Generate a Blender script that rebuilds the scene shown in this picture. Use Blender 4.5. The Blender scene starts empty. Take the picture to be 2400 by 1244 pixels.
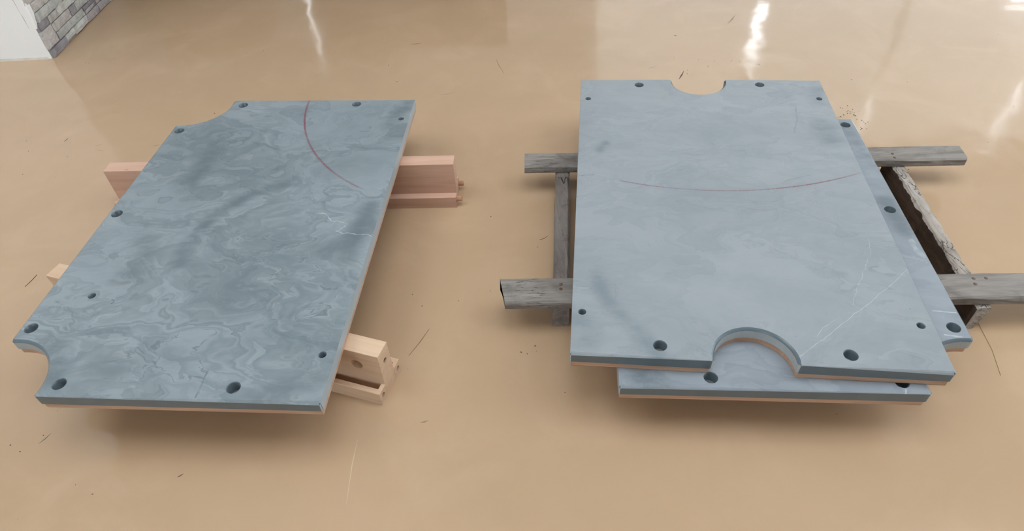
import bpy, bmesh, math, random
from mathutils import Vector, Matrix, noise
from mathutils.geometry import tessellate_polygon

random.seed(7)
sc = bpy.context.scene
COL = sc.collection

# ------------------------------------------------------------------ camera
F_PX, PITCH, ROLL, CAM_H = 1540.0, 0.7764, -0.0513, 1.6055
cam_data = bpy.data.cameras.new('camera')
cam = bpy.data.objects.new('camera', cam_data)
COL.objects.link(cam)
fw = Vector((0, math.cos(PITCH), -math.sin(PITCH)))
up = Vector((0, math.sin(PITCH), math.cos(PITCH)))
rt = Vector((1, 0, 0))
R_ = rt * math.cos(ROLL) + up * math.sin(ROLL)
U_ = -rt * math.sin(ROLL) + up * math.cos(ROLL)
rot = Matrix((R_, U_, -fw)).transposed()
cam.matrix_world = Matrix.Translation((0, 0, CAM_H)) @ rot.to_4x4()
cam_data.sensor_fit = 'HORIZONTAL'
cam_data.sensor_width = 36.0
cam_data.lens = 36.0 * F_PX / 2400.0
cam_data.clip_start = 0.05
cam_data.clip_end = 200
sc.camera = cam

# ------------------------------------------------------------------ light and exposure
WORLD_STRENGTH = 6.0
world = bpy.data.worlds.new('overcast_sky')
sc.world = world
world.use_nodes = True
bg = world.node_tree.nodes['Background']
bg.inputs['Color'].default_value = (0.88, 0.945, 1.0, 1)
bg.inputs['Strength'].default_value = WORLD_STRENGTH

sc.view_settings.view_transform = 'Standard'
sc.view_settings.look = 'None'
sc.view_settings.exposure = 0.52
sc.view_settings.gamma = 1.0
sc.view_settings.use_curve_mapping = False
sc.cycles.max_bounces = 8
sc.cycles.diffuse_bounces = 5
sc.cycles.sample_clamp_indirect = 6.0
sc.cycles.use_denoising = True


def window_light(name, loc, rot_e, sx, sy, power, color=(0.92, 0.97, 1.0)):
    """daylight entering at a real window opening"""
    ld = bpy.data.lights.new(name, 'AREA')
    ld.shape = 'RECTANGLE'
    ld.size, ld.size_y = sx, sy
    ld.energy = power
    ld.color = color
    o = bpy.data.objects.new(name, ld)
    o.location = loc
    o.rotation_euler = rot_e
    COL.objects.link(o)
    return o


# ------------------------------------------------------------------ node helpers
class NT:
    def __init__(self, name):
        self.m = bpy.data.materials.new(name)
        self.m.use_nodes = True
        self.t = self.m.node_tree
        self.p = self.t.nodes['Principled BSDF']

    def nd(self, typ, ins=None, **props):
        n = self.t.nodes.new(typ)
        for k, v in props.items():
            setattr(n, k, v)
        for k, v in (ins or {}).items():
            s = n.inputs[k]
            if isinstance(v, bpy.types.NodeSocket):
                self.t.links.new(v, s)
            else:
                s.default_value = v
        return n

    def set(self, **kw):
        for k, v in kw.items():
            s = self.p.inputs[k.replace('_', ' ')]
            if isinstance(v, bpy.types.NodeSocket):
                self.t.links.new(v, s)
            else:
                s.default_value = v

    def math(self, op, a, b=0.0, clamp=False):
        n = self.nd('ShaderNodeMath', {0: a, 1: b}, operation=op)
        n.use_clamp = clamp
        return n.outputs[0]

    def vec(self, op, a, b=(0, 0, 0)):
        n = self.nd('ShaderNodeVectorMath', {0: a, 1: b}, operation=op)
        return n.outputs['Value'] if op in ('DOT_PRODUCT', 'LENGTH', 'DISTANCE') else n.outputs['Vector']

    def vscale(self, a, s):
        n = self.nd('ShaderNodeVectorMath', {0: a, 'Scale': s}, operation='SCALE')
        return n.outputs['Vector']

    def obj_co(self):
        return self.nd('ShaderNodeTexCoord').outputs['Object']

    def mapping(self, co, scale=(1, 1, 1), loc=(0, 0, 0), rot=(0, 0, 0)):
        return self.nd('ShaderNodeMapping', {'Vector': co, 'Scale': scale, 'Location': loc, 'Rotation': rot}).outputs[0]

    def noise(self, co, scale, detail=3.0, rough=0.5, dist=0.0, out='Fac'):
        n = self.nd('ShaderNodeTexNoise', {'Vector': co, 'Scale': scale, 'Detail': detail, 'Roughness': rough, 'Distortion': dist})
        return n.outputs[out]

    def ramp(self, fac, stops, interp='LINEAR'):
        n = self.nd('ShaderNodeValToRGB', {'Fac': fac})
        r = n.color_ramp
        r.interpolation = interp
        while len(r.elements) < len(stops):
            r.elements.new(0.5)
        for e, (pos, c) in zip(r.elements, stops):
            e.position = pos
            e.color = (c, c, c, 1) if isinstance(c, (int, float)) else (*c, 1)
        return n.outputs['Color']

    def mix(self, fac, a, b, mode='MIX'):
        def col(v):
            return (*v, 1) if isinstance(v, tuple) and len(v) == 3 else v
        n = self.nd('ShaderNodeMix', data_type='RGBA', blend_type=mode)
        for i, v in ((0, fac), (6, col(a)), (7, col(b))):
            s = n.inputs[i]
            if isinstance(v, bpy.types.NodeSocket):
                self.t.links.new(v, s)
            else:
                s.default_value = v
        return n.outputs[2]

    def smooth(self, v, lo, hi, o0=0.0, o1=1.0):
        return self.nd('ShaderNodeMapRange', {'Value': v, 'From Min': lo, 'From Max': hi, 'To Min': o0, 'To Max': o1},
                       interpolation_type='SMOOTHSTEP').outputs[0]

    def seg(self, co, a, b):
        """distance from co to the segment a-b in the xy plane"""
        a3, b3 = Vector((a[0], a[1], 0)), Vector((b[0], b[1], 0))
        d = b3 - a3
        pa = self.vec('SUBTRACT', co, tuple(a3))
        h = self.math('MULTIPLY', self.vec('DOT_PRODUCT', pa, tuple(d)), 1.0 / max(d.length_squared, 1e-9), clamp=True)
        n = self.nd('ShaderNodeVectorMath', {0: tuple(d), 'Scale': h}, operation='SCALE').outputs['Vector']
        return self.vec('DISTANCE', pa, n)

    def poly(self, co, pts):
        d = None
        for a, b in zip(pts, pts[1:]):
            e = self.seg(co, a, b)
            d = e if d is None else self.math('MINIMUM', d, e)
        return d

    def bump(self, h, strength, dist=0.001):
        b = self.nd('ShaderNodeBump', {'Height': h, 'Strength': strength, 'Distance': dist})
        return b.outputs[0]


def srgb(r, g, b):
    f = lambda c: c / 255 / 12.92 if c / 255 <= 0.04045 else ((c / 255 + 0.055) / 1.055) ** 2.4
    return (f(r), f(g), f(b))


# ------------------------------------------------------------------ materials
def mat_plain(name, col, rough=0.6, var=0.06, scale=6.0, bump=0.0):
    k = NT(name)
    co = k.obj_co()
    n = k.noise(co, scale, 4.0, 0.55)
    c2 = tuple(max(0, c * (1 - var * 2)) for c in col)
    k.set(Base_Color=k.mix(n, col, c2), Roughness=rough)
    if bump:
        k.set(Normal=k.bump(k.noise(co, 60, 4), bump))
    return k.m


def mat_floor():
    k = NT('epoxy_floor')
    co = k.obj_co()
    big = k.noise(co, 0.9, 4.0, 0.55, 0.4)
    mid = k.noise(k.mapping(co, loc=(3, 5, 0)), 3.2, 5.0, 0.6, 0.6)
    c = k.mix(k.smooth(big, 0.3, 0.7), FLOOR_A, FLOOR_B)
    c = k.mix(k.smooth(mid, 0.45, 0.75, 0.0, 0.45), c, FLOOR_C)
    # fine dust specks
    v = k.nd('ShaderNodeTexVoronoi', {'Vector': co, 'Scale': 9.0}, feature='F1')
    keep = k.smooth(k.nd('ShaderNodeSeparateColor', {'Color': v.outputs['Color']}).outputs[0], 0.78, 0.8)
    speck = k.math('MULTIPLY', k.smooth(v.outputs['Distance'], 0.016, 0.03, 1.0, 0.0), keep)
    c = k.mix(k.math('MULTIPLY', speck, 0.65), c, (0.10, 0.07, 0.045))
    wav = k.noise(k.mapping(co, loc=(1.7, 0.4, 0)), 3.0, 2.0, 0.5)
    fine = k.noise(co, 24.0, 2.0, 0.5)
    h = k.math('ADD', wav, k.math('MULTIPLY', fine, 0.035))
    nrm = k.bump(h, FLOOR_WAVE, 0.02)
    rg = k.math('ADD', k.math('MULTIPLY', mid, 0.08), FLOOR_ROUGH)
    k.set(Base_Color=c, Roughness=rg, Normal=nrm, IOR=FLOOR_IOR)
    return k.m


FLOOR_A, FLOOR_B, FLOOR_C = (0.505, 0.35, 0.221), (0.46, 0.317, 0.196), (0.545, 0.387, 0.255)
FLOOR_WAVE, FLOOR_ROUGH, FLOOR_IOR = 0.2, 0.06, 1.5


def mat_slate(name, seed, base, dark, light, swirl, marks=(), blobs=(), aniso=(1.0, 1.6), rough=0.42, spec=0.5, nscale=1.45, half_bias=False):
    """honed slate; marks = (polyline, half width, colour, strength, jitter); blobs = (polyline, radius, strength)"""
    k = NT(name)
    co = k.obj_co()
    flat = k.vec('MULTIPLY', co, (1, 1, 0.0))
    base_co = k.mapping(co, scale=(aniso[0], aniso[1], 1), loc=(seed, seed * 0.7, seed * 0.3))
    w1 = k.noise(base_co, 2.6, 3.0, 0.5, 0.0, 'Color')
    warp = k.vscale(k.vec('SUBTRACT', w1, (0.5, 0.5, 0.5)), 0.85)
    wco = k.vec('ADD', base_co, warp)
    w2 = k.vscale(k.vec('SUBTRACT', k.noise(wco, 7.0, 3.0, 0.55, 0.0, 'Color'), (0.5, 0.5, 0.5)), 0.16)
    wco = k.vec('ADD', wco, w2)
    v = k.noise(wco, nscale, 5.0, 0.5, 0.2)
    # clouded tone
    cloud = k.noise(k.mapping(base_co, loc=(9, 2, 4)), 2.2, 5.0, 0.6, 0.8)
    c = k.mix(k.smooth(cloud, 0.35, 0.7), light, base)
    # contour bands of the bedding, as a plane saw lays them open
    band = k.ramp(v, [(0.0, 0.1), (0.30, 0.5), (0.36, 0.15), (0.40, 0.75), (0.435, 0.2), (0.47, 0.9), (0.485, 0.25),
                      (0.52, 0.65), (0.535, 0.1), (0.57, 0.8), (0.60, 0.3), (0.66, 0.7), (0.75, 0.2)])
    where = k.smooth(k.noise(k.mapping(base_co, loc=(2, 7, 1)), 1.3, 2.0), 0.36, 0.62)
    if half_bias:
        yy = k.nd('ShaderNodeSeparateXYZ', {'Vector': co}).outputs[1]
        where = k.math('ADD', k.math('MULTIPLY', where, 0.7), k.smooth(yy, -0.45, 0.25, 0.5, 0.0), clamp=True)
    amt = k.math('MULTIPLY', k.math('MULTIPLY', band, k.math('ADD', k.math('MULTIPLY', where, 0.75), 0.25)), swirl)
    c = k.mix(amt, c, dark)
    # thin crisp edges between beds
    lines = k.math('MULTIPLY', k.math('PINGPONG', k.math('MULTIPLY', v, 1.0), 0.045), 22.0)
    thin = k.math('MULTIPLY', k.smooth(lines, 0.0, 0.13, 1.0, 0.0), k.math('MULTIPLY', k.math('MULTIPLY', where, swirl * 0.75), k.smooth(k.noise(co, 6.0, 2.0), 0.42, 0.6)))
    c = k.mix(thin, c, tuple(x * 0.65 for x in dark))
    # beds that end in a crisp edge on one side and fade out on the other
    for off, sc_, st in ((5.0, 1.15, 0.62), (17.0, 1.7, 0.5)):
        p = k.noise(k.mapping(wco, loc=(off, off * 0.4, 0)), sc_, 6.0, 0.56, 0.25)
        m = k.math('MULTIPLY', k.smooth(p, 0.515, 0.519), k.smooth(p, 0.515, 0.60, 1.0, 0.0))
        c = k.mix(k.math('MULTIPLY', m, st * swirl), c, dark)
    for pts, rad, st in blobs:
        jw = k.vscale(k.vec('SUBTRACT', k.noise(co, 9.0, 4.0, 0.6, 0.0, 'Color'), (0.5, 0.5, 0.5)), rad * 1.3)
        d = k.poly(k.vec('ADD', flat, k.vec('MULTIPLY', jw, (1, 1, 0))), pts)
        brk = k.smooth(k.noise(k.mapping(co, scale=(1, 2.2, 1)), 7.0, 5.0, 0.65), 0.3, 0.6, 0.35, 1.25)
        m = k.math('MULTIPLY', k.math('MULTIPLY', k.smooth(d, 0.0, rad * 1.25, 1.0, 0.0), brk), abs(st))
        c = k.mix(m, c, dark if st > 0 else light)
    for mk in marks:
        kind = mk[0]
        if kind == 'arc':
            _, cen, r, y0, y1, hw, col, st, axis = mk
            d = k.math('ABSOLUTE', k.math('SUBTRACT', k.vec('DISTANCE', flat, (cen[0], cen[1], 0)), r))
            sep = k.nd('ShaderNodeSeparateXYZ', {'Vector': co})
            q = sep.outputs[axis]
            win = k.math('MULTIPLY', k.smooth(q, y0, y0 + 0.03), k.smooth(q, y1 - 0.03, y1, 1.0, 0.0))
            gaps = k.smooth(k.noise(co, 130, 2.0), 0.30, 0.55, 0.45, 1.0)
            fade = k.smooth(k.noise(co, 5, 1.0), 0.3, 0.65, 0.45, 1.0)
            other = sep.outputs[1 - axis]
            side = k.math('LESS_THAN', other, cen[1 - axis])
            m = k.math('MULTIPLY', k.math('MULTIPLY', k.smooth(d, hw * 0.35, hw, 1.0, 0.0), win),
                       k.math('MULTIPLY', k.math('MULTIPLY', gaps, fade), k.math('MULTIPLY', side, st)))
            c = k.mix(m, c, col)
        else:
            _, pts, hw, col, st, jit = mk
            jw = k.vscale(k.vec('SUBTRACT', k.noise(co, 26.0, 3.0, 0.6, 0.0, 'Color'), (0.5, 0.5, 0.5)), jit)
            d = k.poly(k.vec('ADD', flat, k.vec('MULTIPLY', jw, (1, 1, 0))), pts)
            gaps = k.smooth(k.noise(co, 40, 2.0), 0.35, 0.6, 0.4, 1.0)
            m = k.math('MULTIPLY', k.math('MULTIPLY', k.smooth(d, hw * 0.3, hw, 1.0, 0.0), gaps), st)
            c = k.mix(m, c, col)
    # tiny pits
    vo = k.nd('ShaderNodeTexVoronoi', {'Vector': co, 'Scale': 16.0}, feature='F1')
    keep = k.smooth(k.nd('ShaderNodeSeparateColor', {'Color': vo.outputs['Color']}).outputs[0], 0.72, 0.74)
    pit = k.math('MULTIPLY', k.smooth(vo.outputs['Distance'], 0.022, 0.04, 1.0, 0.0), keep)
    c = k.mix(k.math('MULTIPLY', pit, 0.55), c, tuple(x * 0.4 for x in dark))
    rg = k.math('ADD', k.math('MULTIPLY', cloud, 0.12), rough - 0.05)
    k.set(Base_Color=c, Roughness=rg, Normal=k.bump(k.noise(co, 55, 4), 0.04))
    k.p.inputs['Specular IOR Level'].default_value = spec
    return k.m


def mat_wood(name, light, dark, scale=1.0, grain=1.0, rough=0.55, knots=(), bump=0.15, blotch=None, axis=0):
    """wood with the grain along local axis"""
    k = NT(name)
    co = k.obj_co()
    st = [9.0, 9.0, 9.0]
    st[axis] = 0.6
    mp = k.mapping(co, scale=tuple(s * scale for s in st))
    w = k.noise(mp, 3.0, 5.0, 0.6, 0.9)
    fine = k.noise(k.mapping(mp, scale=(1, 2.5, 2.5)), 12.0, 4.0, 0.6)
    f = k.math('ADD', k.math('MULTIPLY', k.smooth(w, 0.35, 0.68), 0.7 * grain), k.math('MULTIPLY', fine, 0.35 * grain))
    c = k.mix(f, light, dark)
    if blotch:
        c = k.mix(k.smooth(k.noise(co, 5.0, 4.0, 0.6), 0.48, 0.68, 0.0, 0.7), c, blotch)
    for p, r in knots:
        d = k.vec('LENGTH', k.vec('MULTIPLY', k.vec('SUBTRACT', k.vec('ADD', co, k.vscale(k.vec('SUBTRACT', k.noise(co, 50, 2.0, 0.5, 0.0, 'Color'), (0.5, 0.5, 0.5)), r * 1.2)), p),
                                  (0.6, 1.2, 1.2)))
        c = k.mix(k.smooth(d, r * 0.4, r, 0.9, 0.0), c, (0.03, 0.018, 0.01))
    k.set(Base_Color=c, Roughness=rough, Normal=k.bump(k.math('ADD', w, k.math('MULTIPLY', fine, 0.6)), bump, 0.002))
    k.p.inputs['Specular IOR Level'].default_value = 0.3
    return k.m


def mat_weathered(name, light, dark, axis=0, crackle=1.0, tint=None):
    k = NT(name)
    co = k.obj_co()
    st = [7.0, 7.0, 7.0]
    st[axis] = 0.8
    mp = k.mapping(co, scale=tuple(st))
    w = k.noise(mp, 4.0, 6.0, 0.65, 0.6)
    blot = k.noise(co, 9.0, 5.0, 0.62, 0.4)
    c = k.mix(k.smooth(w, 0.34, 0.66), light, dark)
    c = k.mix(k.smooth(blot, 0.50, 0.72, 0.0, 0.65), c, tint or tuple(x * 0.6 for x in dark))
    cr = k.noise(k.mapping(mp, scale=(1, 3, 3), loc=(4, 1, 2)), 6.0, 3.0, 0.5, 0.4)
    crack = k.smooth(k.math('ABSOLUTE', k.math('SUBTRACT', cr, 0.5)), 0.004, 0.018 * max(1.0, crackle), min(1.0, crackle), 0.0)
    mask = k.smooth(k.noise(co, 6.0, 2.0), 0.5, 0.62) if crackle <= 1 else k.smooth(k.noise(co, 9.0, 3.0), 0.36, 0.5)
    cm = k.math('MULTIPLY', crack, mask)
    c = k.mix(k.math('MULTIPLY', cm, 0.8), c, (0.03, 0.025, 0.02))
    h = k.math('SUBTRACT', k.math('ADD', w, k.math('MULTIPLY', blot, 0.7)), cm)
    k.set(Base_Color=c, Roughness=0.85, Normal=k.bump(h, 0.5, 0.003))
    k.p.inputs['Specular IOR Level'].default_value = 0.2
    return k.m


def mat_stone(name, a, b):
    k = NT(name)
    co = k.nd('ShaderNodeTexCoord').outputs['Object']
    oi = k.nd('ShaderNodeObjectInfo').outputs['Random']
    n = k.noise(co, 22.0, 5.0, 0.65, 0.8)
    c = k.mix(k.smooth(n, 0.38, 0.66), a, b)
    c = k.mix(k.smooth(k.noise(co, 70, 3.0), 0.6, 0.75, 0.0, 0.5), c, tuple(x * 0.5 for x in b))
    k.set(Base_Color=c, Roughness=0.8, Normal=k.bump(k.noise(co, 45, 6.0, 0.7), 0.55, 0.006))
    return k.m


def mat_blind():
    k = NT('roller_blind_fabric')
    t = k.t
    out = [n for n in t.nodes if n.type == 'OUTPUT_MATERIAL'][0]
    co = k.obj_co()
    c = k.mix(k.noise(co, 1.2, 2.0), (0.30, 0.30, 0.30), (0.275, 0.275, 0.275))
    tr = k.nd('ShaderNodeBsdfTranslucent', {'Color': c})
    df = k.nd('ShaderNodeBsdfDiffuse', {'Color': (0.6, 0.6, 0.58, 1)})
    a = k.nd('ShaderNodeAddShader')
    t.links.new(tr.outputs[0], a.inputs[0])
    t.links.new(df.outputs[0], a.inputs[1])
    t.links.new(a.outputs[0], out.inputs[0])
    return k.m


def mat_glass(name='window_glass', tint=(0.93, 0.96, 0.95), gloss=0.06):
    k = NT(name)
    t = k.t
    out = [n for n in t.nodes if n.type == 'OUTPUT_MATERIAL'][0]
    tr = k.nd('ShaderNodeBsdfTransparent', {'Color': (*tint, 1)})
    gl = k.nd('ShaderNodeBsdfGlossy', {'Roughness': 0.02})
    m = k.nd('ShaderNodeMixShader', {0: gloss})
    t.links.new(tr.outputs[0], m.inputs[1])
    t.links.new(gl.outputs[0], m.inputs[2])
    t.links.new(m.outputs[0], out.inputs[0])
    return k.m


M_FLOOR = mat_floor()
M_WALL = mat_plain('white_plaster', (0.80, 0.795, 0.775), 0.75, 0.02, 2.0)
M_STUB = mat_plain('fresh_white_plaster', (0.90, 0.905, 0.90), 0.75, 0.015, 3.0)
M_BACK = mat_plain('back_wall_paint', (0.40, 0.38, 0.36), 0.8, 0.05, 2.0)
M_CEIL = mat_plain('ceiling_paint', (0.66, 0.65, 0.63), 0.8, 0.02, 2.0)
M_DARKWALL = mat_wood('dark_door_wood', (0.16, 0.10, 0.06), (0.07, 0.042, 0.026), 0.3, rough=0.5, axis=2)
M_FRAME = mat_plain('window_frame_paint', (0.62, 0.63, 0.63), 0.4)
M_BLIND = mat_blind()
M_GLASS = mat_glass('window_glass', (0.70, 0.72, 0.73))
M_ROOFLIGHT = mat_glass('added_rooflight', (0.80, 0.80, 0.80), 0.03)
M_SCUFF = mat_plain('scuff_dark', (0.10, 0.07, 0.045), 0.6)
M_SCUFF_L = mat_plain('scuff_pale', (0.60, 0.46, 0.31), 0.4)
M_CRUMB = mat_plain('wood_crumb', (0.13, 0.08, 0.05), 0.8, 0.2, 80)
M_SKIRT = mat_plain('dusty_plaster_edge', (0.72, 0.67, 0.58), 0.85, 0.15, 30)
M_MORTAR = mat_plain('mortar', (0.34, 0.325, 0.31), 0.9, 0.15, 40)


# ------------------------------------------------------------------ object helpers
def link(name, me, mat=None, parent=None):
    o = bpy.data.objects.new(name, me)
    COL.objects.link(o)
    if mat is not None and not me.materials:
        me.materials.append(mat)
    if parent is not None:
        o.parent = parent
    return o


def from_bm(name, bm, mat, parent=None, smooth=False):
    bmesh.ops.recalc_face_normals(bm, faces=bm.faces)
    me = bpy.data.meshes.new(name)
    bm.to_mesh(me)
    bm.free()
    if smooth:
        for p in me.polygons:
            p.use_smooth = True
    return link(name, me, mat, parent)


def thing(name, label, cat, loc=(0, 0, 0), rz=0.0, group=None):
    o = bpy.data.objects.new(name, None)
    o.empty_display_size = 0.1
    COL.objects.link(o)
    o.location = loc
    o.rotation_euler = (0, 0, rz)
    o['label'] = label
    o['category'] = cat
    if group:
        o['group'] = group
    return o


def struct(o):
    o['kind'] = 'structure'
    return o


def box_bm(bm, lo, hi, bev=0.0):
    r = bmesh.ops.create_cube(bm, size=1.0)
    for v in r['verts']:
        v.co = Vector([lo[i] + (v.co[i] + 0.5) * (hi[i] - lo[i]) for i in range(3)])
    if bev:
        es = list({e for v in r['verts'] for e in v.link_edges})
        bmesh.ops.bevel(bm, geom=es, offset=bev, segments=2, affect='EDGES', profile=0.6)


def box(name, lo, hi, mat, parent=None, bev=0.0):
    bm = bmesh.new()
    box_bm(bm, lo, hi, bev)
    return from_bm(name, bm, mat, parent)


def cut(o, cutters):
    """boolean holes, applied to the mesh data"""
    tmp = []
    for bm in cutters:
        bmesh.ops.recalc_face_normals(bm, faces=bm.faces)
        me = bpy.data.meshes.new('cutter')
        bm.to_mesh(me)
        bm.free()
        c = bpy.data.objects.new('cutter', me)
        COL.objects.link(c)
        c.parent = o.parent
        md = o.modifiers.new('cut', 'BOOLEAN')
        md.operation = 'DIFFERENCE'
        md.solver = 'EXACT'
        md.object = c
        tmp.append(c)
    bpy.context.view_layer.update()
    dg = bpy.context.evaluated_depsgraph_get()
    me = bpy.data.meshes.new_from_object(o.evaluated_get(dg))
    old = o.data
    o.modifiers.clear()
    o.data = me
    bpy.data.meshes.remove(old)
    for c in tmp:
        m2 = c.data
        bpy.data.objects.remove(c)
        bpy.data.meshes.remove(m2)


def cyl_bm(center, axis, r, depth, seg=28):
    bm = bmesh.new()
    q = Vector((0, 0, 1)).rotation_difference(Vector(axis)).to_matrix().to_4x4()
    bmesh.ops.create_cone(bm, cap_ends=True, segments=seg, radius1=r, radius2=r, depth=depth,
                          matrix=Matrix.Translation(center) @ q)
    return bm


def loft(name, sections, mat, parent=None, smooth=False):
    """closed rings of equal length lofted one to the next, capped at both ends"""
    bm = bmesh.new()
    rings = [[bm.verts.new(p) for p in s] for s in sections]
    n = len(rings[0])
    for a, b in zip(rings, rings[1:]):
        for i in range(n):
            j = (i + 1) % n
            bm.faces.new((a[i], a[j], b[j], b[i]))
    bm.faces.new(rings[0][::-1])
    bm.faces.new(rings[-1])
    return from_bm(name, bm, mat, parent, smooth)


# ------------------------------------------------------------------ room
FX0, FX1, FY0, FY1, HT = -6.0, 9.0, -5.0, 8.0, 4.7
floor = struct(box('floor', (FX0, FY0, -0.1), (FX1, FY1, 0), M_FLOOR))
RL_X = [(-4.2, -1.8), (-1.0, 1.4), (2.2, 4.6), (5.4, 7.8)]
RL_Y = [(-0.1, 2.45)]
bm = bmesh.new()
xs = [FX0] + [v for p in RL_X for v in p] + [FX1]
cur = FY0
for y0, y1 in RL_Y + [(FY1, FY1)]:
    box_bm(bm, (FX0, cur, HT), (FX1, y0, HT + 0.1))
    if y1 > y0:
        for i in range(0, len(xs), 2):
            box_bm(bm, (xs[i], y0, HT), (xs[i + 1], y1, HT + 0.1))
    cur = y1
struct(from_bm('ceiling', bm, M_CEIL))


def wall_with_openings(name, axis, pos, thick, a0, a1, openings, mat):
    """vertical wall along x (axis 'x') or y (axis 'y'); openings = (a_lo, a_hi, z_lo, z_hi)"""
    bm = bmesh.new()

    def piece(lo, hi, z0, z1):
        if hi - lo < 1e-4 or z1 - z0 < 1e-4:
            return
        if axis == 'x':
            box_bm(bm, (lo, pos, z0), (hi, pos + thick, z1))
        else:
            box_bm(bm, (pos, lo, z0), (pos + thick, hi, z1))
    cur = a0
    for lo, hi, z0, z1 in sorted(openings):
        piece(cur, lo, 0, HT)
        piece(lo, hi, 0, z0)
        piece(lo, hi, z1, HT)
        cur = hi
    piece(cur, a1, 0, HT)
    return struct(from_bm(name, bm, mat))


# far wall: a dark double door with a gap of daylight, then bays with roller blinds and gaps between them
BLIND_Z0, BLIND_Z1 = 0.35, 4.35
far_open = [(-3.35, -1.25, 0.0, 2.45), (1.22, 8.9, BLIND_Z0, BLIND_Z1)]
wall_with_openings('wall_far', 'x', FY1, 0.2, FX0, FX1, far_open, M_WALL)
right_open = [(-3.4, -1.2, 0.9, 4.2), (-0.8, 1.4, 0.9, 4.2), (1.8, 4.0, 0.9, 4.2), (4.4, 6.6, 0.9, 4.2)]
wall_with_openings('wall_right', 'y', FX1, 0.2, FY0, FY1, right_open, M_WALL)
back_open = [(-5.2, -1.4, 0.9, 3.8)]  # unseen window, added as fill light on the camera-facing sides
wall_with_openings('wall_back', 'x', FY0 - 0.2, 0.2, FX0, FX1, back_open, M_BACK)

d = struct(box('door_1', (-3.35, FY1 + 0.02, 0.0), (-2.338, FY1 + 0.07, 2.45), M_DARKWALL))
box('door_leaf', (-2.302, FY1 + 0.02, 0.0), (-1.25, FY1 + 0.07, 2.45), M_DARKWALL, d)
struct(box('trim_1', (FX0, FY1 - 0.03, 0), (-3.36, FY1, 1.45), M_DARKWALL))
struct(box('added_block_1', (-2.25, 4.22, 0), (-1.62, 4.85, 0.45), M_DARKWALL, None, 0.02))  # unseen low block, added so the floor reflects something dark
struct(box('added_block_2', (-0.84, 4.17, 0), (0.05, 4.85, 0.42), M_DARKWALL, None, 0.02))  # second unseen block, added for the same dark floor reflection
struct(box('trim_2', (-1.24, FY1 - 0.03, 0), (0.25, FY1, 1.45), M_DARKWALL))

gaps = [(1.22, 3.235), (3.375, 5.15), (5.19, 7.235), (7.295, 8.88)]
for i, (x0, x1) in enumerate(gaps):
    w = struct(box('window_%d' % (i + 1), (x0, FY1 + 0.03, BLIND_Z1 - 0.12), (x1, FY1 + 0.11, BLIND_Z1), M_FRAME))
    if i == 2:      # pulled up at its right end
        box('roller_blind', (x0, FY1 + 0.06, BLIND_Z0), (6.45, FY1 + 0.064, BLIND_Z1 - 0.12), M_BLIND, w)
        box('roller_blind', (6.45, FY1 + 0.06, 2.02), (x1, FY1 + 0.064, BLIND_Z1 - 0.12), M_BLIND, w)
    else:
        box('roller_blind', (x0, FY1 + 0.06, BLIND_Z0), (x1, FY1 + 0.064, BLIND_Z1 - 0.12), M_BLIND, w)
    # unseen strips added to narrow each gap between blinds and shape its reflected streak
    for a, b, z0, z1 in {0: [(3.235, 3.375, BLIND_Z0, 1.90), (3.235, 3.335, 2.66, 3.0), (3.235, 3.375, 3.0, BLIND_Z1)],
                         1: [(5.15, 5.19, BLIND_Z0, 3.3), (5.15, 5.19, 4.15, BLIND_Z1)],
                         2: [(7.235, 7.295, BLIND_Z0, 3.2)]}.get(i, []):
        box('gap_strip', (a, FY1 + 0.05, z0), (b, FY1 + 0.08, z1), M_FRAME, w)
n_w = len(gaps)


def glazed(idx, axis, pos, lo, hi, z0, z1):
    bm = bmesh.new()
    t = 0.05
    cells = [(lo, lo + t), (hi - t, hi), ((lo + hi) / 2 - t / 2, (lo + hi) / 2 + t / 2)]
    for a, b in cells:
        if axis == 'y':
            box_bm(bm, (pos + 0.06, a, z0), (pos + 0.12, b, z1))
        else:
            box_bm(bm, (a, pos + 0.06, z0), (b, pos + 0.12, z1))
    for a, b in ((z0, z0 + t), (z1 - t, z1)):
        if axis == 'y':
            box_bm(bm, (pos + 0.06, lo + t, a), (pos + 0.12, hi - t, b))
        else:
            box_bm(bm, (lo + t, pos + 0.06, a), (hi - t, pos + 0.12, b))
    w = struct(from_bm('window_%d' % idx, bm, M_FRAME))
    mid = (lo + hi) / 2
    for a, b in ((lo + t, mid - t / 2), (mid + t / 2, hi - t)):
        if axis == 'y':
            box('pane', (pos + 0.085, a, z0 + t), (pos + 0.091, b, z1 - t), M_GLASS, w)
        else:
            box('pane', (a, pos + 0.085, z0 + t), (b, pos + 0.091, z1 - t), M_GLASS, w)


k_i = n_w
# unseen roof lights over the near half of the hall, added for overhead light
for y0, y1 in RL_Y:
    for x0, x1 in RL_X:
        k_i += 1
        bm = bmesh.new()
        for a, b in ((x0, x0 + 0.05), (x1 - 0.05, x1), ((x0 + x1) / 2 - 0.025, (x0 + x1) / 2 + 0.025)):
            box_bm(bm, (a, y0, HT + 0.02), (b, y1, HT + 0.08))
        for a, b in ((y0, y0 + 0.05), (y1 - 0.05, y1)):
            box_bm(bm, (x0, a, HT + 0.02), (x1, b, HT + 0.08))
        w = struct(from_bm('window_%d' % k_i, bm, M_FRAME))
        box('pane', (x0, y0, HT + 0.045), (x1, y1, HT + 0.051), M_ROOFLIGHT, w)
for lo, hi, z0, z1 in right_open:
    k_i += 1
    glazed(k_i, 'y', FX1, lo, hi, z0, z1)
for lo, hi, z0, z1 in back_open:
    k_i += 1
    glazed(k_i, 'x', FY0 - 0.2, lo, hi, z0, z1)

struct(box('wall_outer', (FX0 - 0.2, FY0, 0), (FX0, FY1, HT), M_WALL))

# stub wall on the left: white plaster face towards us, stacked stone on its right side
WX, WY = -2.432, 3.415
stub = struct(box('wall_left', (FX0, WY, 0), (WX, FY1, HT), M_STUB))
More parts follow.
